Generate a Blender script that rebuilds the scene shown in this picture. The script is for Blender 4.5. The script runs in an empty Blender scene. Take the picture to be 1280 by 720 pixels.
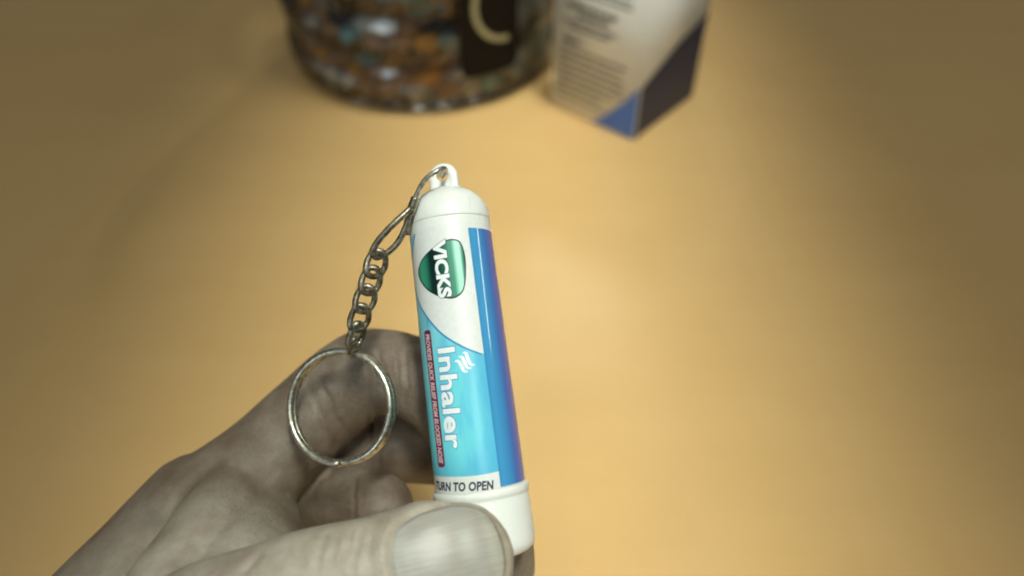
import bpy, bmesh, math, random
import numpy as np
from mathutils import Vector, Matrix
from mathutils.geometry import tessellate_polygon
from mathutils.bvhtree import BVHTree

scene = bpy.context.scene
R = math.radians
random.seed(7)
MM = 0.001

# ------------------------------------------------------------------ camera
FPX = 900.0                      # focal length in pixels of a 1280 px wide frame
CAM_H = 0.24
PITCH = R(45)
cam_data = bpy.data.cameras.new('camera')
cam = bpy.data.objects.new('camera', cam_data)
scene.collection.objects.link(cam)
cam.location = (0, 0, CAM_H)
cam.rotation_euler = (PITCH, 0, 0)
cam_data.sensor_width = 36.0
cam_data.lens = FPX / 1280.0 * 36.0
cam_data.clip_start = 0.005
cam_data.clip_end = 50
cam_data.dof.use_dof = True
cam_data.dof.focus_distance = 0.146
cam_data.dof.aperture_fstop = 7.2
scene.camera = cam

# ------------------------------------------------------------------ world + lamps
world = bpy.data.worlds.new('World'); scene.world = world
world.use_nodes = True
bg = world.node_tree.nodes['Background']
bg.inputs[0].default_value = (0.80, 0.83, 0.78, 1)
bg.inputs[1].default_value = 0.08

def area(name, loc, target, sx, sy, power, color=(1, 1, 1), spread=180):
    l = bpy.data.lights.new(name, 'AREA'); l.shape = 'RECTANGLE'
    l.size = sx; l.size_y = sy; l.energy = power; l.color = color; l.spread = R(spread)
    o = bpy.data.objects.new(name, l); scene.collection.objects.link(o)
    o.location = loc
    zz = (Vector(loc) - Vector(target)).normalized()      # the long side of the fitting runs along the table's depth
    yy = (Vector((0, 1, 0)) - zz * zz.y).normalized(); xx = yy.cross(zz)
    o.rotation_euler = Matrix((xx, yy, zz)).transposed().to_euler()
    return o
# overhead key added as a narrow pool to dim the sides, a tube further over the table, a lamp to the right
area('pool_key_light', (0.12, 0.13, 0.84), (0.014, 0.245, 0.05), 0.08, 0.80, 0.54, (0.95, 1.0, 0.90), 27)
area('tube_lamp', (0.20, 1.62, 1.40), (0.05, 0.25, 0.0), 0.035, 0.20, 2.0, (0.98, 1.0, 0.90))
area('side_lamp', (1.27, 0.30, 0.54), (0.0, 0.12, 0.13), 0.05, 0.35, 1.0, (0.96, 1.0, 0.95))
for lx, ly, lp in ((-0.25, -0.45, 2.0), (-0.75, 0.05, 0.9), (0.50, -0.95, 3.0)):      # small lamps added for glints and light on the jar
    area('glint_lamp', (lx, ly, 1.60), (0.0, 0.3, 0.0), 0.11, 0.11, lp, (0.95, 1.0, 0.93))
area('window_light', (-0.95, -1.25, 0.80), (0.0, 0.4, 0.05), 0.50, 0.50, 4.4, (0.80, 0.96, 1.0))

scene.view_settings.view_transform = 'Standard'
scene.view_settings.look = 'None'
scene.view_settings.exposure = 0.0
scene.view_settings.gamma = 1.0
scene.cycles.use_denoising = True
scene.cycles.filter_width = 1.9
scene.cycles.max_bounces = 8
scene.cycles.transparent_max_bounces = 16

# ------------------------------------------------------------------ helpers
CAM_M = Matrix.Translation((0, 0, CAM_H)) @ Matrix.Rotation(PITCH, 4, 'X')
def P(px, py, D):
    """point of the place that lies D metres in front of the lens"""
    return CAM_M @ Vector(((px - 640) / FPX * D, (360 - py) / FPX * D, -D))
def ray(px, py):
    return (CAM_M.to_3x3() @ Vector(((px - 640) / FPX, (360 - py) / FPX, -1))).normalized()
CAM_P = Vector((0, 0, CAM_H))
TOCAM = CAM_M.to_3x3() @ Vector((0, 0, 1))
def ground(px, py, z=0.0):
    d = ray(px, py)
    return CAM_P + d * ((z - CAM_H) / d.z)

def link(o, parent=None):
    scene.collection.objects.link(o)
    if parent is not None: o.parent = parent
    return o
def mesh_obj(name, bm, mat, parent=None, smooth=True, recalc=True):
    if recalc: bmesh.ops.recalc_face_normals(bm, faces=bm.faces)
    me = bpy.data.meshes.new(name); bm.to_mesh(me); bm.free()
    if smooth:
        for p in me.polygons: p.use_smooth = True
    if mat: me.materials.append(mat)
    return link(bpy.data.objects.new(name, me), parent)
def empty(name, M):
    o = bpy.data.objects.new(name, None); o.empty_display_size = 0.01
    link(o); o.matrix_world = M
    return o
def tag(o, label, cat=None, group=None, kind=None):
    if label: o['label'] = label
    if cat: o['category'] = cat
    if group: o['group'] = group
    if kind: o['kind'] = kind
    return o

def srgb(r, g, b):
    f = lambda c: (c / 255 / 12.92) if c / 255 <= 0.04045 else ((c / 255 + 0.055) / 1.055) ** 2.4
    return (f(r), f(g), f(b), 1)

class NT:
    def __init__(self, name):
        self.m = bpy.data.materials.new(name); self.m.use_nodes = True
        self.t = self.m.node_tree; self.n = self.t.nodes
        self.b = self.n['Principled BSDF']; self.out = self.n['Material Output']
    def add(self, kind, **kw):
        x = self.n.new(kind)
        for k, v in kw.items(): setattr(x, k, v)
        return x
    def lk(self, a, b): self.t.links.new(a, b)
    def coords(self, kind='Object', scale=(1, 1, 1)):
        tc = self.add('ShaderNodeTexCoord'); mp = self.add('ShaderNodeMapping')
        mp.inputs['Scale'].default_value = scale
        self.lk(tc.outputs[kind], mp.inputs[0]); return mp.outputs[0]
    def noise(self, vec, scale, detail=4, rough=0.55):
        x = self.add('ShaderNodeTexNoise'); x.inputs['Scale'].default_value = scale
        x.inputs['Detail'].default_value = detail; x.inputs['Roughness'].default_value = rough
        self.lk(vec, x.inputs['Vector']); return x.outputs['Fac']
    def ramp(self, fac, stops, interp='LINEAR'):
        x = self.add('ShaderNodeValToRGB'); cr = x.color_ramp; cr.interpolation = interp
        while len(cr.elements) < len(stops): cr.elements.new(0.5)
        for e, (p, c) in zip(cr.elements, stops): e.position = p; e.color = c
        self.lk(fac, x.inputs[0]); return x.outputs[0]
    def mix(self, fac, a, b, mode='MIX'):
        x = self.add('ShaderNodeMix', data_type='RGBA', blend_type=mode)
        if isinstance(fac, (int, float)): x.inputs[0].default_value = fac
        else: self.lk(fac, x.inputs[0])
        for v, i in ((a, 6), (b, 7)):
            if isinstance(v, tuple): x.inputs[i].default_value = v
            else: self.lk(v, x.inputs[i])
        return x.outputs[2]
    def bump(self, h, strength, dist, prev=None):
        x = self.add('ShaderNodeBump'); x.inputs['Strength'].default_value = strength
        x.inputs['Distance'].default_value = dist
        self.lk(h, x.inputs['Height'])
        if prev is not None: self.lk(prev, x.inputs['Normal'])
        return x.outputs[0]
    def set(self, **kw):
        for k, v in kw.items():
            k = k.replace('_', ' ')
            if isinstance(v, (int, float, tuple)): self.b.inputs[k].default_value = v
            else: self.lk(v, self.b.inputs[k])
        return self

def flat_mat(name, col, rough=0.4, **kw):
    n = NT(name)
    v = n.coords('Object')
    f = n.noise(v, 900.0, 3)
    c2 = tuple(c * 0.90 for c in col[:3]) + (1,)
    n.set(Base_Color=n.ramp(f, [(0.3, c2), (0.7, col)]), Roughness=rough, **kw)
    return n.m

# ------------------------------------------------------------------ materials
def mat_table():
    n = NT('table_laminate')
    v = n.coords('Object')
    big = n.noise(v, 3.2, 3)
    g = n.noise(n.coords('Object', (4, 40, 1)), 1.2, 6, 0.6)
    c = n.ramp(g, [(0.25, (0.68, 0.43, 0.168, 1)), (0.55, (0.70, 0.445, 0.178, 1)), (0.8, (0.72, 0.465, 0.19, 1))])
    c = n.mix(n.ramp(big, [(0.35, (0, 0, 0, 1)), (0.7, (0.5, 0.5, 0.5, 1))]), c, (0.725, 0.475, 0.205, 1))
    sm = n.noise(v, 22.0, 5, 0.6)
    r = n.ramp(sm, [(0.35, (0.29, 0.29, 0.29, 1)), (0.68, (0.36, 0.36, 0.36, 1))])
    nb = n.bump(n.noise(v, 700.0, 3), 0.12, 0.0003)
    dust = n.noise(v, 480.0, 2, 0.5)                     # crumbs of dust and pale wear
    c = n.mix(n.ramp(dust, [(0.70, (0, 0, 0, 1)), (0.78, (0.5, 0.5, 0.5, 1))]), c, (0.80, 0.68, 0.48, 1))
    c = n.mix(n.ramp(n.noise(v, 16.0, 6, 0.65), [(0.42, (0, 0, 0, 1)), (0.72, (0.32, 0.32, 0.32, 1))]), c, (0.60, 0.36, 0.14, 1))
    n.set(Base_Color=c, Roughness=r, Normal=nb, Specular_IOR_Level=0.5)
    return n.m
def mat_white():
    n = NT('white_plastic')
    v = n.coords('Object')
    c = n.ramp(n.noise(v, 160.0, 4), [(0.3, (0.74, 0.76, 0.71, 1)), (0.7, (0.80, 0.81, 0.77, 1))])
    sc = n.noise(n.coords('Object', (1.0, 1.0, 0.35)), 520.0, 6, 0.7)
    c = n.mix(n.ramp(sc, [(0.60, (0, 0, 0, 1)), (0.74, (0.45, 0.45, 0.45, 1))]), c, (0.42, 0.40, 0.33, 1))
    n.set(Base_Color=c,
          Roughness=0.38, Normal=n.bump(n.noise(v, 1500.0, 3), 0.08, 0.0002), Subsurface_Weight=0.15)
    n.b.inputs['Subsurface Radius'].default_value = (0.002, 0.002, 0.002)
    n.b.inputs['Subsurface Scale'].default_value = 0.5
    return n.m
def skin_nodes(name, c0, c1, c2, bumpk=1.0, rough=0.52):
    n = NT(name)
    v = n.coords('Object')
    base = n.ramp(n.noise(v, 95.0, 5, 0.6), [(0.28, c0), (0.5, c1), (0.75, c2)])
    spots = n.ramp(n.noise(v, 420.0, 3, 0.6), [(0.35, (0.72, 0.70, 0.68, 1)), (0.62, (1, 1, 1, 1))])
    col = n.mix(0.5, base, spots, 'MULTIPLY')
    at = n.add('ShaderNodeAttribute', attribute_name='grime_shade')  # finger dirt together with shade put into the skin colour
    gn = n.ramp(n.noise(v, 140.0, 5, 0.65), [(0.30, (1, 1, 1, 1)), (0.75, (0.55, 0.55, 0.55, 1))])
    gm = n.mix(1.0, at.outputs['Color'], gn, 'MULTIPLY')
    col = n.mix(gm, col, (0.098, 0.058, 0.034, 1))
    vo = n.add('ShaderNodeTexVoronoi', feature='DISTANCE_TO_EDGE'); vo.inputs['Scale'].default_value = 900.0
    wr = n.noise(n.coords('Object', (1, 1, 1)), 260.0, 6, 0.7)
    n.lk(v, vo.inputs['Vector'])
    nb = n.bump(vo.outputs['Distance'], 0.35 * bumpk, 0.0004)
    nb = n.bump(wr, 0.45 * bumpk, 0.0012, nb)
    n.set(Base_Color=col, Roughness=rough, Normal=nb, Subsurface_Weight=0.25)
    n.b.inputs['Subsurface Radius'].default_value = (0.0022, 0.0014, 0.0010)
    n.b.inputs['Subsurface Scale'].default_value = 0.6
    return n
def mat_metal(name, col, dark, rough, sc=900.0):
    n = NT(name)
    v = n.coords('Object')
    f = n.noise(v, sc, 5, 0.65)
    n.set(Base_Color=n.ramp(f, [(0.36, dark), (0.60, col)]), Metallic=1.0,
          Roughness=n.ramp(f, [(0.3, (rough + .25,) * 3 + (1,)), (0.7, (rough,) * 3 + (1,))]),
          Normal=n.bump(f, 0.25, 0.0002))
    return n.m

M_TABLE = mat_table()
M_WHITE = mat_white()
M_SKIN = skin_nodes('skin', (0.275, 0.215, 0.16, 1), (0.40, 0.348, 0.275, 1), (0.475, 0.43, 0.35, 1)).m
M_STEEL = mat_metal('ring_steel', (0.72, 0.70, 0.60, 1), (0.30, 0.27, 0.20, 1), 0.26)
M_CHAIN = mat_metal('chain_metal', (0.47, 0.43, 0.33, 1), (0.13, 0.11, 0.075, 1), 0.30)

# ------------------------------------------------------------------ table
def build_table():
    bm = bmesh.new()
    bmesh.ops.create_cube(bm, size=1)
    for v in bm.verts:
        v.co.x *= 2.6; v.co.y = v.co.y * 2.0 + 0.55; v.co.z = v.co.z * 0.03 - 0.015
    bmesh.ops.bevel(bm, geom=bm.edges[:], offset=0.003, segments=2, affect='EDGES')
    o = mesh_obj('table', bm, M_TABLE, smooth=False)
    tag(o, 'orange tan laminate table top under the jar and the carton', None, None, 'structure')
build_table()

# ------------------------------------------------------------------ inhaler
# axis of the tube: two points of it, then a frame whose +Z runs to the domed end and whose -Y faces the holder
A_TOP = P(563, 290, 0.1535); A_BOT = P(598.5, 590, 0.1465)
AX = (A_TOP - A_BOT).normalized()
YV = -(TOCAM - AX * TOCAM.dot(AX)).normalized()
XV = YV.cross(AX).normalized()
S_LEN = (A_TOP - A_BOT).length / MM
S_END = S_LEN + 16.2                      # millimetres from the reference ring down to the foot
BASE = A_TOP - AX * S_END * MM
INH_M = Matrix((( XV.x, YV.x, AX.x, BASE.x), (XV.y, YV.y, AX.y, BASE.y), (XV.z, YV.z, AX.z, BASE.z), (0, 0, 0, 1)))
INH_I = INH_M.inverted()
R0 = 8.9
def rad(s): return 8.63 + 0.50 * s / 50.3          # tube radius in mm, slightly tapered
def cyl(phi, r, s):                                 # mm -> local metres
    return Vector((r * math.sin(phi), -r * math.cos(phi), S_END - s)) * MM
def lab(px, py):
    """where the line of sight meets the tube: (arc mm, s mm) on the unrolled label"""
    o = INH_I @ CAM_P / MM; d = (INH_I.to_3x3() @ ray(px, py))
    r = R0; hit = None
    for _ in range(6):
        a = d.x * d.x + d.y * d.y; b = o.x * d.x + o.y * d.y; c = o.x * o.x + o.y * o.y - r * r
        disc = max(b * b - a * c, 0.0)
        t = (-b - math.sqrt(disc)) / a
        hit = o + d * t
        r = rad(S_END - hit.z)
    return (math.atan2(hit.x, -hit.y) * R0, S_END - hit.z)

inh = empty('nasal_inhaler', INH_M)
tag(inh, 'white nasal inhaler tube with blue and cyan printed label, held in the hand', 'inhaler')

def lathe(prof, seg=128, closed_ends=True):
    """prof: list of (r mm, s mm)"""
    bm = bmesh.new(); rings = []
    for r, s in prof:
        if r < 1e-4: rings.append([bm.verts.new(cyl(0, 0, s))])
        else: rings.append([bm.verts.new(cyl(2 * math.pi * k / seg, r, s)) for k in range(seg)])
    for a, b in zip(rings, rings[1:]):
        for k in range(seg):
            k2 = (k + 1) % seg
            if len(a) == 1 and len(b) == 1: continue
            if len(a) == 1: bm.faces.new((a[0], b[k], b[k2]))
            elif len(b) == 1: bm.faces.new((a[k], b[0], a[k2]))
            else: bm.faces.new((a[k], b[k], b[k2], a[k2]))
    return bm

# tube body
mesh_obj('tube', lathe([(0, -1.58), (rad(-1.5) - .05, -1.58), (rad(-1.4) - .02, -1.52)] +
                       [(rad(s) - 0.02, s) for s in np.linspace(-1.2, 53.6, 30)] + [(0, 53.6)]), M_WHITE, inh)
# domed end with a fine moulding seam
prof = []
for k in range(25):
    a = k / 24 * math.pi / 2
    prof.append((max(0.0, (rad(-2) + 0.07) * math.sin(a) ** 0.94), -2.3 - 7.4 * math.cos(a) ** 1.0))
prof[0] = (0, prof[0][1])
prof += [(rad(-2) + 0.07, -1.72), (rad(-2) + 0.04, -1.64), (rad(-2) - .05, -1.60), (0, -1.60)]
mesh_obj('domed_cap', lathe(prof), M_WHITE, inh)
# foot: twist collar with a rounded end
sb = S_END
prof = [(0, 53.0), (rad(53) + .05, 53.0), (rad(53) + .42, 53.25), (rad(53) + .55, 53.6), (rad(53) + .55, 54.5),
        (rad(54) + .34, 54.75), (rad(54) + .30, 55.1), (rad(54) + .36, 55.4), (rad(54) + .55, sb - 4.0), (rad(54) + .50, sb - 2.4),
        (rad(54) + .1, sb - 1.2), (rad(54) - .8, sb - 0.45), (rad(54) - 2.2, sb - 0.05), (rad(54) - 3.5, sb), (0, sb)]
mesh_obj('twist_collar', lathe(prof), M_WHITE, inh)

# hanging tab with a hole
def build_tab():
    bm = bmesh.new()
    seg = 40; r_o = 3.05; r_i = 1.18; th = 1.35
    hx, hz = -0.25, 12.0 + S_END + 0.25
    cx, cz = 0.0, 12.0 + S_END - 0.1
    layers = []
    for y, ro in ((-th, r_o - .35), (-th + .35, r_o), (th - .35, r_o), (th, r_o - .35)):
        outer = []; inner = []
        for k in range(seg):
            a = 2 * math.pi * k / seg
            x, z = ro * math.cos(a), ro * math.sin(a)
            if math.sin(a) < -0.02:                     # straight sides run down into the dome
                x = ro * (1 if math.cos(a) > 0 else -1) * min(1, abs(math.cos(a)) * 1.5 + .0)
                z = -abs(math.sin(a)) * 4.6
            outer.append(bm.verts.new(Vector((cx + x, y, cz + z)) * MM))
            rr = r_i + (0.25 if abs(y) == th else 0)
            inner.append(bm.verts.new(Vector((hx + rr * math.cos(a), y, hz + rr * math.sin(a))) * MM))
        layers.append((outer, inner))
    for (o1, i1), (o2, i2) in zip(layers, layers[1:]):
        for k in range(seg):
            k2 = (k + 1) % seg
            bm.faces.new((o1[k], o1[k2], o2[k2], o2[k])); bm.faces.new((i1[k], i2[k], i2[k2], i1[k2]))
    for o, i in (layers[0], layers[-1]):
        for k in range(seg):
            k2 = (k + 1) % seg
            bm.faces.new((o[k], i[k], i[k2], o[k2]))
    mesh_obj('hanging_tab', bm, M_WHITE, inh)
build_tab()

# --- printed film
def wrap_bm(bm, off, step=0.4):
    """flat (arc mm, s mm) mesh -> onto the tube, off mm proud of it; keeps the flat coordinates as UV"""
    xs = [v.co.x for v in bm.verts]
    x = math.floor(min(xs) / step) * step + step
    while x < max(xs):
        bmesh.ops.bisect_plane(bm, geom=bm.verts[:] + bm.edges[:] + bm.faces[:], dist=1e-5, plane_co=(x, 0, 0), plane_no=(1, 0, 0))
        x += step
    uv = bm.loops.layers.uv.verify()
    for f in bm.faces:
        for l in f.loops: l[uv].uv = (l.vert.co.x, l.vert.co.y)
    for v in bm.verts:
        v.co = cyl(v.co.x / R0, rad(v.co.y) + off, v.co.y)
    for f in bm.faces:                                    # outward normals
        c = f.calc_center_median()
        f.normal_update()
        if f.normal.dot(Vector((c.x, c.y, 0))) < 0: f.normal_flip()
    return bm
def poly_bm(pts):
    bm = bmesh.new()
    vs = [bm.verts.new((p[0], p[1], 0)) for p in pts]
    for t in tessellate_polygon([[Vector((p[0], p[1], 0)) for p in pts]]):
        try: bm.faces.new([vs[i] for i in t])
        except ValueError: pass
    return bm
def smooth_curve(pts, n=8, closed=False):
    pts = [Vector(p) for p in pts]; out = []; N = len(pts)
    for i in range(N if closed else N - 1):
        g = lambda k: pts[k % N] if closed else pts[min(max(k, 0), N - 1)]
        p0, p1, p2, p3 = g(i - 1), g(i), g(i + 1), g(i + 2)
        for k in range(n):
            t = k / n
            out.append(0.5 * ((2 * p1) + (p2 - p0) * t + (2 * p0 - 5 * p1 + 4 * p2 - p3) * t * t + (3 * p1 - p0 - 3 * p2 + p3) * t ** 3))
    if not closed: out.append(pts[-1])
    return out

def print_mat(name, col, rough=0.30):
    n = NT(name)
    uv = n.coords('UV')
    f = n.noise(uv, 0.9, 4)
    c2 = tuple(c * 0.93 for c in col[:3]) + (1,)
    n.set(Base_Color=n.ramp(f, [(0.3, c2), (0.7, col)]), Roughness=rough)
    return n.m
M_FILM = print_mat('label_white', (0.76, 0.78, 0.75, 1), 0.33)
M_INKWHITE = print_mat('ink_white', (0.86, 0.89, 0.88, 1), 0.33)
M_MAROON = print_mat('ink_maroon', srgb(116, 18, 62))
M_PINK = print_mat('ink_pale_pink', (0.80, 0.58, 0.60, 1))
M_NAVY = print_mat('ink_navy', srgb(22, 38, 62))
M_RIM = print_mat('ink_mid_blue', srgb(52, 140, 190))
M_DKGREEN = print_mat('ink_dark_green', srgb(10, 48, 44))
def uv_axis(n, which):
    tc = n.add('ShaderNodeUVMap'); sp = n.add('ShaderNodeSeparateXYZ')
    n.lk(tc.outputs[0], sp.inputs[0]); return sp.outputs[which]
def remap(n, v, a, b):
    m = n.add('ShaderNodeMapRange'); m.inputs[1].default_value = a; m.inputs[2].default_value = b
    n.lk(v, m.inputs[0]); return m.outputs[0]
def mat_cyan():
    n = NT('ink_cyan')
    y = remap(n, uv_axis(n, 1), 16, 52); x = remap(n, uv_axis(n, 0), -8, 5)
    c = n.ramp(y, [(0, srgb(140, 212, 224)), (0.35, srgb(112, 212, 222)), (0.75, srgb(112, 214, 222)), (1, srgb(92, 186, 216))])
    deep = n.ramp(x, [(0.45, (0, 0, 0, 1)), (1.0, (0.55, 0.55, 0.55, 1))])
    c = n.mix(deep, c, srgb(72, 158, 210))
    w = n.noise(n.coords('UV', (0.25, 0.07, 1)), 1.4, 2)
    c = n.mix(n.ramp(w, [(0.45, (0, 0, 0, 1)), (0.62, (0.45, 0.45, 0.45, 1))]), c, srgb(78, 172, 214))
    n.set(Base_Color=c, Roughness=0.30); return n.m
def mat_blue():
    n = NT('ink_blue')
    x = remap(n, uv_axis(n, 0), 4.5, 15.5)
    c = n.ramp(x, [(0, srgb(60, 136, 186)), (0.08, srgb(70, 152, 200)), (0.25, srgb(66, 138, 192)), (0.40, srgb(72, 112, 184)), (0.54, srgb(110, 114, 182)), (0.85, srgb(132, 120, 170)), (1, srgb(132, 120, 170))])
    n.set(Base_Color=c, Roughness=0.09); return n.m
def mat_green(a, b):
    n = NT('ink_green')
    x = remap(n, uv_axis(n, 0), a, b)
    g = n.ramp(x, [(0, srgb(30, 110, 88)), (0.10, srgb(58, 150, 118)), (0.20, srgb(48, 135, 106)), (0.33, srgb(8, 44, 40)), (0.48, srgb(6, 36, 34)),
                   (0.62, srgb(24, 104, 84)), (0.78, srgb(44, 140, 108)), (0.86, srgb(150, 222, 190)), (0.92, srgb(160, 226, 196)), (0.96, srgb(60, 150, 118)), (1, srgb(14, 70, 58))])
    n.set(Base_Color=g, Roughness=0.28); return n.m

film_s0, film_s1 = 0.2, 52.9
PHI_L, PHI_R = R(-179.5), R(179.5)
def rect(a0, a1, s0, s1): return [(a0, s0), (a1, s0), (a1, s1), (a0, s1)]
film = mesh_obj('label_film', wrap_bm(poly_bm(rect(PHI_L * R0, PHI_R * R0, film_s0, film_s1)), 0.03, 0.5), M_FILM, inh, recalc=False)

def flat_part(name, pts, off, mat, step=0.4):
    return mesh_obj(name, wrap_bm(poly_bm(pts), off, step), mat, film, recalc=False)

A_STRIPE = R(29) * R0
bs0 = lab(600, 285.5)[1]; bs1 = lab(629, 613)[1]
flat_part('blue_stripe', rect(A_STRIPE, R(125) * R0, max(bs0, 0.3), 52.75), 0.055, mat_blue())
# cyan panel under a sweeping white field
sweep_px = [(519.5, 293), (517.0, 312), (516.8, 335), (519.0, 356), (524, 376), (535, 396), (555, 418), (580, 433), (602.5, 442)]
sweep = smooth_curve([lab(*p) for p in sweep_px], 6)
s_top = sweep[0][1]
bot = smooth_curve([lab(*p) for p in [(625, 588.5), (610, 592), (590, 595), (565, 596), (545, 594.5)]], 5)
cy = [tuple(p) for p in sweep]
cy[-1] = (A_STRIPE + 0.02, cy[-1][1])
cy += [(A_STRIPE + 0.02, bot[0][1])] + [tuple(p) for p in bot[1:]] + [(R(-130) * R0, bot[-1][1]), (R(-130) * R0, s_top)]
flat_part('cyan_panel', cy, 0.05, mat_cyan())
def ribbon(pts, w0, w1):
    L = []; Rr = []
    n = len(pts)
    for i, p in enumerate(pts):
        a = pts[max(i - 1, 0)]; b = pts[min(i + 1, n - 1)]
        t = (Vector(b) - Vector(a)).normalized(); nn = Vector((-t.y, t.x)); w = w0 + (w1 - w0) * i / (n - 1)
        L.append(tuple(Vector(p) + nn * w)); Rr.append(tuple(Vector(p)))
    return L + Rr[::-1]
flat_part('panel_rim', ribbon([Vector(p) for p in sweep], 0.45, 0.35), 0.065, M_RIM)
# green emblem
emb_px = [(523, 342.5), (526, 327.5), (537.5, 313), (552.5, 302), (566, 298.5), (575.5, 302.5), (581, 317.5), (582.5, 335), (581.5, 355), (577.5, 366.5),
          (567.5, 373), (555, 372.5), (540, 366.5), (529, 356.5)]
emb = smooth_curve([lab(*p) for p in emb_px], 6, True)
cen = sum(emb, Vector((0, 0))) / len(emb)
flat_part('emblem_border', [tuple(p) for p in emb], 0.05, M_DKGREEN)
inner = [cen + (p - cen) * 0.945 for p in emb]
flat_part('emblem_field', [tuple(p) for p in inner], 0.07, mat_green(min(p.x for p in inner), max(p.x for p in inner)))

# --- lettering
def text_bm(body, bold=0.0, shear=0.0, spacing=1.0):
    cu = bpy.data.curves.new('t', 'FONT'); cu.body = body; cu.size = 1; cu.offset = bold; cu.shear = shear
    cu.space_character = spacing; cu.resolution_u = 4; cu.dimensions = '2D'; cu.fill_mode = 'FRONT'
    o = bpy.data.objects.new('t', cu); scene.collection.objects.link(o)
    bpy.context.view_layer.update()
    me = bpy.data.meshes.new_from_object(o.evaluated_get(bpy.context.evaluated_depsgraph_get()))
    bm = bmesh.new(); bm.from_mesh(me)
    bpy.data.objects.remove(o); bpy.data.curves.remove(cu); bpy.data.meshes.remove(me)
    return bm
def place_text(bm, p0, p1, height, ref=None, bend=None):
    """p0->p1: baseline in flat label coordinates, height: mm of the tallest letter"""
    xs = [v.co.x for v in (ref or bm).verts]; ys = [v.co.y for v in (ref or bm).verts]
    x0, x1, y0, y1 = min(xs), max(xs), 0.0, max(ys)
    p0 = Vector(p0); p1 = Vector(p1); e1 = (p1 - p0).normalized(); L = (p1 - p0).length
    e2 = Vector((e1.y, -e1.x))
    for v in bm.verts:
        u = (v.co.x - x0) / (x1 - x0); w = (v.co.y - y0) / (y1 - y0)
        q = p0 + e1 * u * L + e2 * w * height
        v.co = (q.x, q.y, 0)
    return bm
def lettering(name, body, p0, p1, h, off, mat, bold=0.02, shear=0.0, spacing=1.0, under=None):
    ref = text_bm(body, 0.0, shear, spacing)
    if under:
        bm = place_text(text_bm(body, under[1], shear, spacing), p0, p1, h, ref)
        mesh_obj(name + '_outline', wrap_bm(bm, off - 0.02), under[0], film, recalc=False)
    bm = place_text(text_bm(body, bold, shear, spacing), p0, p1, h, ref)
    ref.free()
    return mesh_obj(name, wrap_bm(bm, off), mat, film, recalc=False)

lettering('emblem_lettering', 'VICKS', lab(541.5, 303.5), lab(549.5, 372.0), 2.5, 0.10, M_INKWHITE, 0.05, 0.0, 1.0, (M_DKGREEN, 0.075))
lettering('product_lettering', 'Inhaler', lab(548.0, 437), lab(558.5, 560), 3.45, 0.10, M_INKWHITE, 0.030, 0.0, 1.04, (M_RIM, 0.055))
lettering('opening_hint', 'TURN TO OPEN', lab(546.5, 611), lab(617, 611), 1.55, 0.07, M_NAVY, 0.04, 0.12, 1.05)
# maroon strip
a0 = Vector(lab(533.8, 413.0)); a1 = Vector(lab(552.2, 584.0))
e = (a1 - a0).normalized(); nn = Vector((e.y, -e.x))
def rounded_strip(p, q, hw, n=5):
    e = (q - p).normalized(); w = Vector((e.y, -e.x)); out = []
    r = hw * 0.55
    for c, sx, sy, a in ((p + e * r + w * (hw - r), 1, -1, 0), (p + e * r - w * (hw - r), -1, -1, 1), (q - e * r - w * (hw - r), -1, 1, 2), (q - e * r + w * (hw - r), 1, 1, 3)):
        for k in range(n):
            t = (a * 90 + 90 * k / (n - 1)) * math.pi / 180
            out.append(tuple(c + w * (r * math.cos(t)) - e * (r * math.sin(t))))
    return out
flat_part('maroon_strip', rounded_strip(a0, a1, 1.10), 0.07, M_MAROON)
lettering('strip_lettering', 'PROVIDES QUICK RELIEF FROM BLOCKED NOSE', a0 + e * 0.75 - nn * 0.60, a1 - e * 0.75 - nn * 0.60, 1.2, 0.095, M_PINK, 0.035, 0.25, 1.02)
# three rising vapour strokes
for k in range(3):
    ox, oy = k * 5.6, -k * 2.6
    wpx = [(571.0 + ox, 449 + oy + k * .5), (574.5 + ox, 453.5 + oy), (576.5 + ox, 459 + oy), (581.5 + ox * .9, 464 + oy * .8)]
    wpx = [(568.5 + k * 5.0, 452 - k * 5.5), (573 + k * 4.6, 451.5 - k * 5.0), (576.5 + k * 4.2, 457 - k * 4.0), (580 + k * 4.2, 463.5 - k * 4.0), (585 + k * 4.0, 464.5 - k * 4.4)]
    c = smooth_curve([lab(*p) for p in wpx], 6)
    top = []; botm = []
    for i, p in enumerate(c):
        t = (c[min(i + 1, len(c) - 1)] - c[max(i - 1, 0)]).normalized(); n2 = Vector((-t.y, t.x))
        w = 0.26 * (0.35 + math.sin(math.pi * i / (len(c) - 1)))
        top.append(tuple(p + n2 * w)); botm.append(tuple(p - n2 * w))
    flat_part('vapour_stroke', top + botm[::-1], 0.08 + 0.004 * k, M_INKWHITE)

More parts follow.
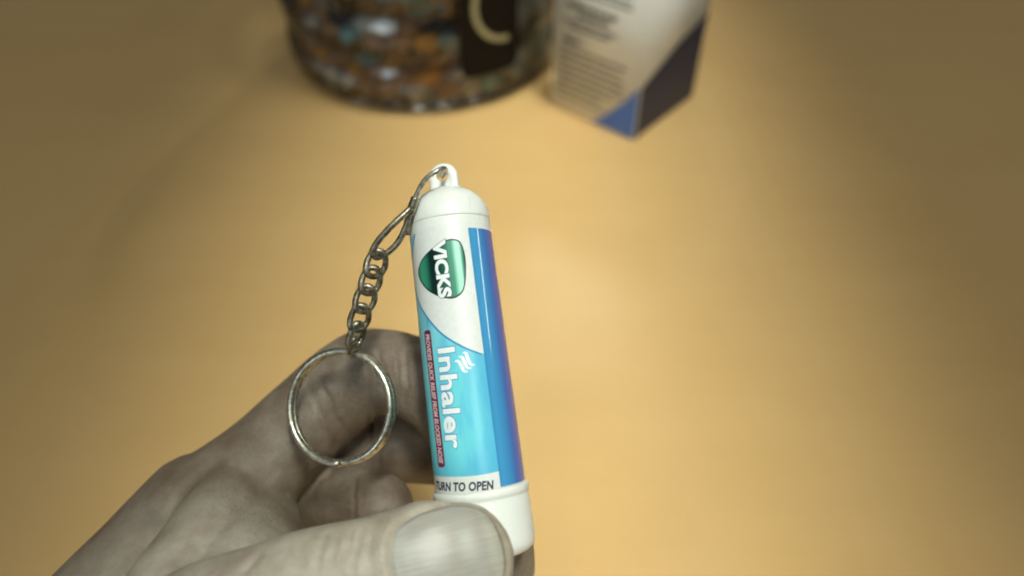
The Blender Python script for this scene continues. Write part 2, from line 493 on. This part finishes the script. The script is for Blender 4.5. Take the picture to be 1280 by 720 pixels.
# ------------------------------------------------------------------ key chain
def tube_bm(bm, pts, r, seg=12, closed=False, flat=1.0, normal=None):
    pts = [Vector(p) for p in pts]; n = len(pts); rings = []
    prev = None
    for i, p in enumerate(pts):
        if closed: t = (pts[(i + 1) % n] - pts[i - 1]).normalized()
        else: t = (pts[min(i + 1, n - 1)] - pts[max(i - 1, 0)]).normalized()
        if normal is not None: u = (normal - t * normal.dot(t)).normalized()
        elif prev is None:
            u = t.orthogonal().normalized()
        else: u = (prev - t * prev.dot(t)).normalized()
        prev = u; w = t.cross(u)
        rr = r[i] if isinstance(r, (list, tuple)) else r
        rings.append([bm.verts.new(p + u * (rr * math.cos(2 * math.pi * k / seg) * flat) + w * (rr * math.sin(2 * math.pi * k / seg))) for k in range(seg)])
    rng = range(n) if closed else range(n - 1)
    for i in rng:
        a, b = rings[i], rings[(i + 1) % n]
        for k in range(seg):
            k2 = (k + 1) % seg
            bm.faces.new((a[k], a[k2], b[k2], b[k]))
    if not closed:
        bm.faces.new(rings[0][::-1]); bm.faces.new(rings[-1])
    return bm

def build_chain():
    top = P(551, 215, 0.1495)
    root = empty('key_chain', Matrix.Translation(P(426, 508, 0.153)))
    tag(root, 'tarnished metal link chain with a steel split ring hooked to the inhaler tab', 'key chain')
    inv = root.matrix_world.inverted()
    def add(name, bm, mat):
        o = mesh_obj(name, bm, mat); o.parent = root; o.matrix_parent_inverse = inv
        return o
    # wire hook through the tab
    hook = smooth_curve([P(553, 220, .1545), P(557, 213, .1520), P(554, 210.5, .1478), P(546, 214, .1462), P(534, 222.5, .1462), P(525, 235, .1465), P(518, 250, .1468), P(515.5, 260, .1470)], 6)
    add('wire_hook', tube_bm(bmesh.new(), hook, 0.52 * MM), M_STEEL)
    crimp = smooth_curve([P(519.5, 247, .1466), P(516, 257, .1468), P(512, 268, .1470)], 5)
    add('crimp', tube_bm(bmesh.new(), crimp, 0.95 * MM), M_CHAIN)
    tail = smooth_curve([P(514, 258, .1482), P(511.0, 275, .1490), P(509.0, 294, .1492)], 5)
    add('wire_tail', tube_bm(bmesh.new(), tail, 0.55 * MM), M_CHAIN)
    # long oval link, a little twisted
    ll = smooth_curve([P(513, 262, .1464), P(503, 270, .1455), P(487, 285, .1452), P(472, 302, .1455), P(465.5, 315, .1460), P(470, 321.5, .1470),
                       P(481, 318, .1480), P(495, 306, .1482), P(505, 289, .1480), P(511, 271, .1475)], 7, True)
    add('long_link', tube_bm(bmesh.new(), ll, 0.66 * MM, closed=True), M_CHAIN)
    # curb links
    cs = [(470, 329.5, .1470), (463.5, 350.5, .1473), (456.5, 373.5, .1478), (449.5, 397, .1485), (445, 419, .1495)]
    for i, (x, y, d) in enumerate(cs):
        c = P(x, y, d)
        nx = cs[min(i + 1, len(cs) - 1)]; pv = cs[max(i - 1, 0)]
        ax = (P(*nx) - P(*pv)).normalized()
        side = ax.cross(TOCAM).normalized(); fr = side.cross(ax)
        tw = R((24, 30, 26, 34, 58)[i])
        w = side * math.cos(tw) + fr * math.sin(tw)
        dirn = ax
        pts = []
        for k in range(28):
            a = 2 * math.pi * k / 28
            lx = 2.75 * math.cos(a); wx = 1.9 * math.copysign(abs(math.sin(a)) ** 0.85, math.sin(a))
            curl = fr * (0.45 * math.sin(2 * a + 0.6))
            pts.append(c + dirn * lx * MM + w * wx * MM + curl * MM)
        add('chain_link', tube_bm(bmesh.new(), pts, 0.64 * MM, closed=True), M_CHAIN)
    # small connecting loop
    c = P(443.0, 434.0, .1512); pts = []
    axd = (P(441, 446, .152) - P(446, 420, .1500)).normalized(); sd = TOCAM * 0.8 + axd.cross(TOCAM) * 0.6
    for k in range(24):
        a = 2 * math.pi * k / 24
        pts.append(c + axd * (2.1 * math.cos(a) * MM) + sd * (1.5 * math.sin(a) * MM))
    add('connecting_loop', tube_bm(bmesh.new(), pts, 0.5 * MM, closed=True), M_CHAIN)
    # split ring: two turns of flat wire
    c = P(426, 508, .1530)
    nrm = (TOCAM + Vector((-0.35, 0, 0.18))).normalized()
    u = nrm.cross(Vector((0, 0, 1))).normalized(); w = nrm.cross(u)
    pts = []; N = 150
    for k in range(N + 1):
        t = k / N; a = 4 * math.pi * t + 2.0
        pts.append(c + (u * math.cos(a) + w * math.sin(a)) * (11.75 * MM) + nrm * ((t - 0.5) * 2.7 * MM))
    add('split_ring', tube_bm(bmesh.new(), pts, 0.74 * MM, 12, flat=1.1, normal=nrm), M_STEEL)
build_chain()

# ------------------------------------------------------------------ hand
def loft(bm, pts, seg=22, n=7):
    """pts: (px, py, D, half width mm, half thickness mm)"""
    ctr = smooth_curve([P(p[0], p[1], p[2]) for p in pts], n)
    rads = smooth_curve([Vector((p[3], p[4], 0)) for p in pts], n)
    rings = []; m = len(ctr)
    def ring(c, t, rw, rt):
        nz = (TOCAM - t * TOCAM.dot(t)).normalized(); wv = t.cross(nz)
        return [bm.verts.new(c + wv * (rw * math.cos(2 * math.pi * k / seg) * MM) + nz * (rt * math.sin(2 * math.pi * k / seg) * MM)) for k in range(seg)]
    tan = [(ctr[min(i + 1, m - 1)] - ctr[max(i - 1, 0)]).normalized() for i in range(m)]
    for e_ in range(5):                                   # rounded ends
        a = (e_ + 0.3) / 5.3 * math.pi / 2
        rr = (rads[0].x + rads[0].y) / 2
        rings.append(ring(ctr[0] - tan[0] * rr * MM * math.cos(a), tan[0], rads[0].x * math.sin(a), rads[0].y * math.sin(a)))
    for i in range(m): rings.append(ring(ctr[i], tan[i], rads[i].x, rads[i].y))
    for e_ in range(5):
        a = (5 - e_ - 0.7) / 5.3 * math.pi / 2
        rr = (rads[-1].x + rads[-1].y) / 2
        rings.append(ring(ctr[-1] + tan[-1] * rr * MM * math.cos(a), tan[-1], rads[-1].x * math.sin(a), rads[-1].y * math.sin(a)))
    for a, b in zip(rings, rings[1:]):
        for k in range(seg):
            k2 = (k + 1) % seg
            bm.faces.new((a[k], a[k2], b[k2], b[k]))
    bm.faces.new(rings[0][::-1]); bm.faces.new(rings[-1])

def build_hand():
    bm = bmesh.new()
    # thumb, nail towards the holder
    loft(bm, [(120, 900, .140, 17, 15), (240, 815, .130, 14.5, 12.5), (335, 765, .127, 12.2, 10.5), (415, 738, .1262, 11.4, 9.4),
              (480, 722, .1262, 11.0, 8.6), (530, 711, .1266, 11.3, 8.2), (566, 704, .1270, 11.0, 7.4), (582, 701, .1272, 10.4, 6.6)])
    # index, bent behind the tube
    loft(bm, [(250, 640, .166, 13, 14), (318, 590, .170, 12.0, 12.5), (390, 520, .174, 11.0, 11), (440, 476, .1745, 10.9, 10.8), (474, 465, .1735, 10.6, 10.2), (520, 474, .1700, 9.6, 9.4),
              (566, 512, .1668, 9.2, 8.9), (596, 575, .1645, 9.0, 8.6), (615, 648, .1622, 8.6, 8.2), (625, 708, .1610, 8.0, 7.4)])
    # middle
    loft(bm, [(240, 680, .176, 13, 13), (320, 610, .183, 11.6, 11.5), (390, 562, .190, 11.2, 10.8), (450, 556, .191, 10.6, 10.2), (510, 556, .190, 10.0, 9.6),
              (560, 562, .188, 9.4, 9.0), (600, 575, .186, 8.2, 7.8)])
    # ring
    loft(bm, [(230, 720, .184, 12, 12), (320, 650, .187, 10.8, 10.8), (390, 627, .182, 9.6, 9.4), (440, 626, .174, 8.8, 8.6), (476, 634, .167, 8.0, 7.6)])
    # little finger
    loft(bm, [(230, 760, .190, 11, 11), (310, 705, .192, 9.4, 9.4), (380, 690, .186, 8.4, 8.2), (430, 690, .177, 7.4, 7.2), (462, 694, .171, 6.8, 6.4)])
    # palm, web and wrist
    loft(bm, [(250, 640, .168, 14, 14), (150, 770, .160, 17, 18), (20, 930, .150, 22, 22), (-90, 1050, .148, 25, 22), (-420, 1360, .150, 31, 27)])
    loft(bm, [(245, 690, .178, 14, 14), (140, 820, .172, 18, 18), (20, 950, .160, 22, 22)])
    loft(bm, [(240, 750, .186, 13, 13), (140, 860, .178, 16, 16), (20, 960, .166, 20, 20)])
    loft(bm, [(300, 620, .166, 9, 11), (270, 690, .152, 11, 14), (225, 770, .138, 13, 14)])
    loft(bm, [(330, 655, .163, 8, 9), (318, 700, .148, 9, 11), (300, 760, .134, 9, 11)])
    bmesh.ops.recalc_face_normals(bm, faces=bm.faces)
    me = bpy.data.meshes.new('hand_rough'); bm.to_mesh(me); bm.free()
    ob = bpy.data.objects.new('hand_rough', me); scene.collection.objects.link(ob)
    rm = ob.modifiers.new('r', 'REMESH'); rm.mode = 'VOXEL'; rm.voxel_size = 0.00062
    sm = ob.modifiers.new('s', 'SMOOTH'); sm.factor = 0.5; sm.iterations = 14
    bpy.context.view_layer.update()
    hm = bpy.data.meshes.new_from_object(ob.evaluated_get(bpy.context.evaluated_depsgraph_get()))
    bpy.data.objects.remove(ob)
    nv = len(hm.vertices)
    co = np.empty(nv * 3); hm.vertices.foreach_get('co', co); co = co.reshape(-1, 3)
    no = np.empty(nv * 3); hm.vertex_normals.foreach_get('vector', no); no = no.reshape(-1, 3)
    # camera frame of every vertex, to lay creases and the nail bed where they are on this hand
    Mi = np.array(CAM_M.inverted())
    cc = co @ Mi[:3, :3].T + Mi[:3, 3]
    dep = -cc[:, 2]; px = 640 + cc[:, 0] / dep * FPX; py = 360 - cc[:, 1] / dep * FPX
    disp = np.zeros(nv)
    fac = no @ np.array(TOCAM)
    # nail bed
    NC = (561.0, 697.0); ang = R(-14); HL, HW = 73.0, 66.0
    u = ((px - NC[0]) * math.cos(ang) + (py - NC[1]) * math.sin(ang)) / HL
    v = (-(px - NC[0]) * math.sin(ang) + (py - NC[1]) * math.cos(ang)) / HW
    rr = (np.abs(u) ** 2.6 + np.abs(v) ** 2.6) ** (1 / 2.6)
    near = (dep < 0.131) & (px > 400)
    front = near & (fac > -0.2)
    bed = front & (rr < 1.0)
    disp[bed] -= 0.55 * np.clip((1.0 - rr[bed]) / 0.10, 0, 1)
    fold = front & (rr >= 1.0) & (rr < 1.5)
    disp[fold] += 0.50 * np.exp(-((rr[fold] - 1.12) / 0.09) ** 2) * np.clip(0.75 - u[fold] * 0.9, 0.15, 1)
    groove = front & (np.abs(rr - 1.0) < 0.08)
    disp[groove] -= 0.60 * np.exp(-((rr[groove] - 1.0) / 0.03) ** 2)
    # skin creases: (x0, y0, x1, y1, depth range, strength mm, width px)
    creases = [(505, 425, 511, 488, .140, .19, .42, 2.2), (497, 432, 500, 470, .140, .19, .25, 2.0), (514, 455, 505, 510, .140, .19, .3, 2.4),
               (470, 414, 486, 520, .140, .19, .28, 2.6), (452, 418, 462, 500, .140, .19, .22, 2.2), (395, 470, 440, 555, .14, .19, .35, 3),
               (380, 480, 425, 565, .14, .19, .3, 3), (470, 505, 476, 600, .16, .2, .4, 2.6), (462, 510, 466, 600, .16, .2, .3, 2.4),
               (452, 655, 440, 720, .10, .131, .40, 3.2), (440, 652, 424, 720, .10, .131, .45, 3.4), (428, 660, 410, 720, .10, .131, .40, 3.2), (464, 660, 456, 720, .10, .131, .25, 3),
               (410, 662, 392, 720, .10, .131, .32, 3.4), (330, 690, 300, 720, .1, .15, .5, 4), (440, 597, 446, 660, .14, .19, .3, 2.4)]
    rng = random.Random(3)
    for (x0, y0, x1, y1, d0, d1, st, wd) in creases:
        ex, ey = x1 - x0, y1 - y0; L = math.hypot(ex, ey); ex /= L; ey /= L
        a = (px - x0) * ex + (py - y0) * ey
        ph = rng.uniform(0, 6)
        b = -(px - x0) * ey + (py - y0) * ex + 2.0 * np.sin(a / 13 + ph) + 1.0 * np.sin(a / 5.1 + ph)
        fade = np.clip(np.minimum(a, L - a) / 12, 0, 1)
        mk = (dep > d0) & (dep < d1) & (fac > 0)
        disp -= mk * st * fade * (np.exp(-(b / wd) ** 2) - 0.35 * np.exp(-((np.abs(b) - 2.3 * wd) / wd) ** 2))
    # soft unevenness of the flesh
    disp += 0.16 * np.sin(co[:, 0] * 330 + 1.2) * np.sin(co[:, 1] * 290 + .4) * np.sin(co[:, 2] * 310) * (~bed)
    co2 = co + no * disp[:, None] * MM
    hm.vertices.foreach_set('co', co2.ravel()); hm.update()
    gr = hm.attributes.new('grime_shade', 'FLOAT', 'POINT')      # dirt plus painted shade, darker on fingers further from the lens
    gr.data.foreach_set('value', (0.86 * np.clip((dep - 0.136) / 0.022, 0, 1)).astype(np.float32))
    base = P(-90, 1050, .148)
    hm.transform(Matrix.Translation(-base))
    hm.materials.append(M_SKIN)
    for p in hm.polygons: p.use_smooth = True
    hand = bpy.data.objects.new('hand', hm); link(hand); hand.location = base
    tag(hand, 'weathered hand pinching the inhaler between thumb and bent fingers', 'hand')
    # thumb nail plate
    bvh = BVHTree.FromPolygons([Vector(c) for c in co2], [tuple(p.vertices) for p in hm.polygons])
    bm = bmesh.new(); G = 30; grid = {}
    uvl = bm.loops.layers.uv.verify()
    for i in range(G + 1):
        for j in range(G + 1):
            a = -1 + 2 * i / G; b = -1 + 2 * j / G
            # square -> superellipse
            m = max(abs(a), abs(b))
            if m > 0:
                s = (abs(a) ** 2.6 + abs(b) ** 2.6) ** (1 / 2.6)
                a2, b2 = a * m / s * 0.985, b * m / s * 0.985
            else: a2 = b2 = 0
            x = NC[0] + a2 * HL * math.cos(ang) - b2 * HW * math.sin(ang)
            y = NC[1] + a2 * HL * math.sin(ang) + b2 * HW * math.cos(ang)
            hit = bvh.ray_cast(CAM_P, ray(x, y))
            loc = hit[0] if hit[0] is not None and (hit[0] - CAM_P).length < 0.15 else P(x, y, .1225)
            rim = max(abs(a), abs(b))
            lift = 0.62 * (1 - 0.55 * max(0, rim - 0.75) / 0.25)
            if a2 > 0.6: lift += 0.5 * (a2 - 0.6)
            grid[i, j] = (bm.verts.new(loc + TOCAM * lift * MM - base), (a2 * .5 + .5, b2 * .5 + .5))
    for i in range(G):
        for j in range(G):
            q = [grid[i, j], grid[i + 1, j], grid[i + 1, j + 1], grid[i, j + 1]]
            f = bm.faces.new([t[0] for t in q])
            for l, t in zip(f.loops, q): l[uvl].uv = t[1]
    for _ in range(3): bmesh.ops.smooth_vert(bm, verts=bm.verts[:], factor=0.5, use_axis_x=True, use_axis_y=True, use_axis_z=True)
    n = NT('nail')
    uu = uv_axis(n, 0)
    col = n.ramp(uu, [(0.0, srgb(176, 174, 164)), (0.16, srgb(176, 172, 165)), (0.24, srgb(168, 163, 155)), (0.82, srgb(170, 166, 156)), (0.90, srgb(182, 180, 166)), (1.0, srgb(172, 170, 154))])
    st = n.noise(n.coords('UV', (0.6, 14, 1)), 2.2, 4, 0.6)
    col = n.mix(0.35, col, n.ramp(st, [(0.35, (0.62, 0.60, 0.56, 1)), (0.6, (1, 1, 1, 1))]), 'MULTIPLY')
    n.set(Base_Color=col, Roughness=0.25, Normal=n.bump(st, 0.5, 0.00035), Subsurface_Weight=0.2)
    n.b.inputs['Subsurface Radius'].default_value = (0.002, 0.001, 0.0008); n.b.inputs['Subsurface Scale'].default_value = 0.5
    nail = mesh_obj('thumb_nail', bm, n.m)
    so = nail.modifiers.new('s', 'SOLIDIFY'); so.thickness = 0.0004; so.offset = -1
    nail.parent = hand
build_hand()

# ------------------------------------------------------------------ jar of sweets
def build_jar():
    c = ground(535, 58)
    D = (c - CAM_P).dot(-TOCAM)
    Rj = 165 * D / FPX
    front = math.atan2(-c.y, -c.x)
    jar = empty('sweet_jar', Matrix.Translation((c.x, c.y, 0.0)))
    tag(jar, 'large clear ribbed jar full of wrapped sweets with a dark label', 'jar')
    H = 0.21
    prof = [(0.0, 0.003), (Rj * .80, 0.003), (Rj * .90, 0.0005), (Rj * .96, 0.003), (Rj * .99, 0.010), (Rj, 0.018)]
    z = 0.018
    while z < H - 0.03:                                   # shallow horizontal ribs
        for k in range(1, 9):
            t = k / 8
            prof.append((Rj - 0.0045 * (0.5 - 0.5 * math.cos(2 * math.pi * t)) ** 3, z + 0.029 * t))
        z += 0.029
    prof += [(Rj * .96, H - 0.004), (Rj * .80, H + .006), (Rj * .74, H + .012), (Rj * .74, H + 0.03)]
    def lathe_m(prof, seg=96):
        bm = bmesh.new(); rings = []
        for r, zz in prof:
            rings.append([bm.verts.new((0, 0, zz))] if r == 0 else [bm.verts.new((r * math.cos(2 * math.pi * k / seg), r * math.sin(2 * math.pi * k / seg), zz)) for k in range(seg)])
        for a, b in zip(rings, rings[1:]):
            for k in range(seg):
                k2 = (k + 1) % seg
                if len(a) == 1: bm.faces.new((a[0], b[k2], b[k]))
                elif len(b) == 1: bm.faces.new((a[k], a[k2], b[0]))
                else: bm.faces.new((a[k], a[k2], b[k2], b[k]))
        return bm
    n = NT('clear_plastic')
    tr = n.add('ShaderNodeBsdfTransparent'); tr.inputs[0].default_value = (0.97, 0.99, 0.99, 1)
    gl = n.add('ShaderNodeBsdfGlossy'); gl.inputs['Roughness'].default_value = 0.04
    fr = n.add('ShaderNodeFresnel'); fr.inputs[0].default_value = 1.75
    v = n.coords('Object'); nb = n.bump(n.noise(v, 45.0, 3), 0.28, 0.004)
    n.lk(nb, gl.inputs['Normal']); n.lk(nb, fr.inputs['Normal'])
    mx = n.add('ShaderNodeMixShader'); n.lk(fr.outputs[0], mx.inputs[0]); n.lk(tr.outputs[0], mx.inputs[1]); n.lk(gl.outputs[0], mx.inputs[2])
    n.lk(mx.outputs[0], n.out.inputs[0])
    mesh_obj('jar_wall', lathe_m(prof), n.m, jar)
    # dark label wrapped on the wall
    def ang_of(px, py):
        d = ray(px, py); o = CAM_P - Vector((c.x, c.y, 0)); r = Rj + .0006
        a = d.x ** 2 + d.y ** 2; b = o.x * d.x + o.y * d.y; cc = o.x ** 2 + o.y ** 2 - r * r
        h = o + d * ((-b - math.sqrt(max(b * b - a * cc, 0))) / a)
        return math.atan2(h.y, h.x), h.z
    def patch(a0, a1, z0, z1, off, mat, name, parent, corner=0.006):
        bm = bmesh.new(); N = 24; lo = []; hi = []
        for k in range(N + 1):
            a = a0 + (a1 - a0) * k / N
            e_ = min(k, N - k) / N * abs(a1 - a0) * Rj
            ins = corner - math.sqrt(max(corner ** 2 - max(corner - e_, 0) ** 2, 0)) if e_ < corner else 0
            lo.append(bm.verts.new(((Rj + off) * math.cos(a), (Rj + off) * math.sin(a), z0 + ins)))
            hi.append(bm.verts.new(((Rj + off) * math.cos(a), (Rj + off) * math.sin(a), z1 - ins)))
        for k in range(N): bm.faces.new((lo[k], lo[k + 1], hi[k + 1], hi[k]))
        return mesh_obj(name, bm, mat, parent)
    aL, zb = ang_of(577, 100); aR, _ = ang_of(647, 85)
    lb = patch(aL, aR, zb, 0.150, 0.0008, flat_mat('dark_label', (0.012, 0.008, 0.005, 1), 0.7, Specular_IOR_Level=0.15), 'label', jar)
    # pale ring printed on the label
    ca, cz = ang_of(632, 2)
    bm = bmesh.new(); N = 24; rI, rO = 0.0185, 0.0220
    pv = []
    for k in range(N + 1):
        t = R(150) + R(125) * k / N
        pv.append([bm.verts.new(((Rj + .0011) * math.cos(ca + r * math.cos(t) / Rj), (Rj + .0011) * math.sin(ca + r * math.cos(t) / Rj), cz + r * 1.05 * math.sin(t))) for r in (rI, rO)])
    for a, b in zip(pv, pv[1:]): bm.faces.new((a[0], a[1], b[1], b[0]))
    mesh_obj('printed_arc', bm, flat_mat('label_beige', (0.42, 0.37, 0.20, 1), 0.5), lb)
    # sweets: foil bodies with pinched ends
    def sweet_mesh(name, mat, fat):
        bm = bmesh.new(); seg = 14
        prof = [(-1.55, .62), (-1.30, .50), (-1.02, .16), (-.92, .30), (-.75, .72), (-.4, .98), (0, 1.04), (.4, .98), (.75, .72), (.92, .30), (1.02, .16), (1.30, .50), (1.55, .62)]
        rings = []
        for i, (x, r) in enumerate(prof):
            ring = []
            for k in range(seg):
                a = 2 * math.pi * k / seg
                end = abs(x) > 1.05
                rr = r * (1 + (0.16 if end else 0.06) * math.cos(5 * a + i * 1.7)) 
                fl = 0.28 if end else 1.0
                ring.append(bm.verts.new((x * .0080, rr * math.cos(a) * fat, rr * math.sin(a) * fat * fl)))
            rings.append(ring)
        for a, b in zip(rings, rings[1:]):
            for k in range(seg): bm.faces.new((a[k], a[(k + 1) % seg], b[(k + 1) % seg], b[k]))
        bm.faces.new(rings[0][::-1]); bm.faces.new(rings[-1])
        o = mesh_obj(name, bm, mat)
        return o
    def foil(name, col, metal, rough):
        n = NT(name); v = n.coords('Object'); f = n.noise(v, 150.0, 5, 0.6)
        dk = tuple(x * .6 for x in col[:3]) + (1,)
        n.set(Base_Color=n.ramp(f, [(0.3, dk), (0.62, col)]), Roughness=rough, Metallic=metal, Normal=n.bump(f, 0.9, 0.004))
        return n.m
    kinds = {
        'brown': ('brown wrapped sweet in the pile inside the clear jar', foil('foil_brown', (0.56, 0.32, 0.18, 1), 0.1, 0.24)),
        'orange': ('orange wrapped sweet in the pile inside the clear jar', foil('foil_orange', (0.95, 0.45, 0.08, 1), 0.2, 0.22)),
        'white': ('silvery white wrapped sweet in the pile inside the clear jar, on its right side a stand-in for reflections', foil('foil_white', (0.95, 0.96, 0.93, 1), 0.45, 0.14)),
        'dark': ('near black wrapped sweet in the pile inside the clear jar', foil('foil_dark', (0.07, 0.06, 0.055, 1), 0.2, 0.2)),
        'teal': ('teal blue wrapped sweet in the pile inside the clear jar, on its right side a stand-in for reflections', foil('foil_teal', (0.36, 0.68, 0.76, 1), 0.15, 0.18)),
    }
    protos = {}
    rng = random.Random(11)
    toward = math.atan2(-c.y, -c.x)
    def put(kind, a, r, z):
        label, mat = kinds[kind]
        if kind not in protos:
            o = sweet_mesh('wrapped_sweet', mat, 0.0058); protos[kind] = o
        else:
            o = protos[kind].copy(); link(o)
        tag(o, label, 'sweet', kind + ' sweets in the jar')
        o.location = (c.x + r * math.cos(a), c.y + r * math.sin(a), z)
        o.rotation_euler = (rng.uniform(-.6, .6), rng.uniform(-.35, .35), a + math.pi / 2 + rng.uniform(-.55, .55))
    for layer in range(10):
        z = 0.0105 + layer * 0.0103
        na = 17
        for k in range(na):
            a = toward - 1.7 + 3.4 * (k + 0.5 * (layer % 2)) / na + rng.uniform(-.04, .04)
            rel = a - toward
            if rel > 0.58: kd = rng.choice(['white', 'white', 'teal', 'white', 'white'])  # pale sweets stand in for bright reflections on the clear wall
            else: kd = rng.choice(['brown', 'brown', 'orange', 'white', 'dark', 'brown', 'teal', 'orange', 'white'])
            put(kd, a, Rj - 0.0135 - rng.uniform(0, .0015), z + rng.uniform(-.001, .001))
        for k in range(11):
            a = toward - 1.6 + 3.2 * (k + 0.5 * ((layer + 1) % 2)) / 11
            put(rng.choice(['dark', 'brown', 'brown', 'orange', 'white']), a, Rj - 0.028, z + 0.003)
build_jar()

# ------------------------------------------------------------------ carton
def build_carton():
    p0 = ground(687, 130); p1 = ground(792, 176)
    ex = (p1 - p0); W = ex.length; ex.normalize()
    ey = Vector((-ex.y, ex.x, 0))
    if ey.y < 0: ey = -ey
    Dp = W * 1.05; Hc = 0.125
    M = Matrix(((ex.x, ey.x, 0, p0.x), (ex.y, ey.y, 0, p0.y), (0, 0, 1, 0), (0, 0, 0, 1)))
    root = empty('medicine_carton', M)
    tag(root, 'white printed carton with a dark blue bottom corner standing beside the jar', 'carton')
    print('carton', W, Dp)
    bm = bmesh.new(); bmesh.ops.create_cube(bm, size=1)
    for v in bm.verts: v.co = ((v.co.x + .5) * W, (v.co.y + .5) * Dp, (v.co.z + .5) * Hc + .0003)
    bmesh.ops.bevel(bm, geom=bm.edges[:], offset=0.0006, segments=3, affect='EDGES')
    n = NT('carton_board'); v = n.coords('Object')
    n.set(Base_Color=n.ramp(n.noise(v, 40.0, 4), [(0.3, (0.78, 0.77, 0.71, 1)), (0.7, (0.84, 0.83, 0.78, 1))]), Roughness=0.42)
    box = mesh_obj('box', bm, n.m, root)
    mb = flat_mat('carton_blue', (0.07, 0.19, 0.60, 1), 0.3); mdk = flat_mat('carton_navy', (0.008, 0.014, 0.06, 1), 0.45)
    mt = flat_mat('carton_text', (0.07, 0.065, 0.06, 1), 0.6)
    def face(name, pts, mat, side=False):
        bm = bmesh.new()
        vs = []
        for a, z in pts:
            vs.append(bm.verts.new((W + 0.0004, a, z) if side else (a, -0.0004, z)))
        bm.faces.new(vs)
        return mesh_obj(name, bm, mat, box, smooth=False, recalc=True)
    sw = [(W * .52, .001), (W - .0005, .001), (W - .0005, .034)]
    for k in range(1, 6):
        t = k / 6; sw.append((W - .0005 - (W * .48) * t, .034 * (1 - t) ** 1.25 + .001 * t))
    face('blue_corner', sw, mb)
    face('navy_panel', [(.0005, .001), (Dp - .0006, .001), (Dp - .0006, .056), (Dp * .5, .047), (.0005, .034)], mdk, True)
    rng = random.Random(5); bm = bmesh.new(); z = .112
    def dash(a, b, z, h):
        vs = [bm.verts.new(q) for q in ((a, -.0005, z), (b, -.0005, z), (b, -.0005, z + h), (a, -.0005, z + h))]
        bm.faces.new(vs)
    lines = [(.0665, .0028, .16, .90), (.0620, .0026, .28, .62), (.0575, .0014, .12, .88), (.0545, .0013, .2, .70), (.0455, .0028, .14, .46)]
    zz = .0410
    while zz > .008:
        lines.append((zz, .0014, .07 + rng.uniform(0, .05), .90 - (0.40 * max(0, (.022 - zz) / .022)))); zz -= .0044
    zz = .075
    while zz < .118: lines.append((zz, .0016, .1, .9)); zz += .0034
    for z, h, x0, x1 in lines:
        x = x0 * W; end = W * (x1 - rng.uniform(0, .22))
        while x < end:
            w = rng.uniform(.002, .006); dash(x, min(x + w, end), z, h); x += w + .0009
    mesh_obj('printed_text', bm, mt, box, smooth=False)
build_carton()
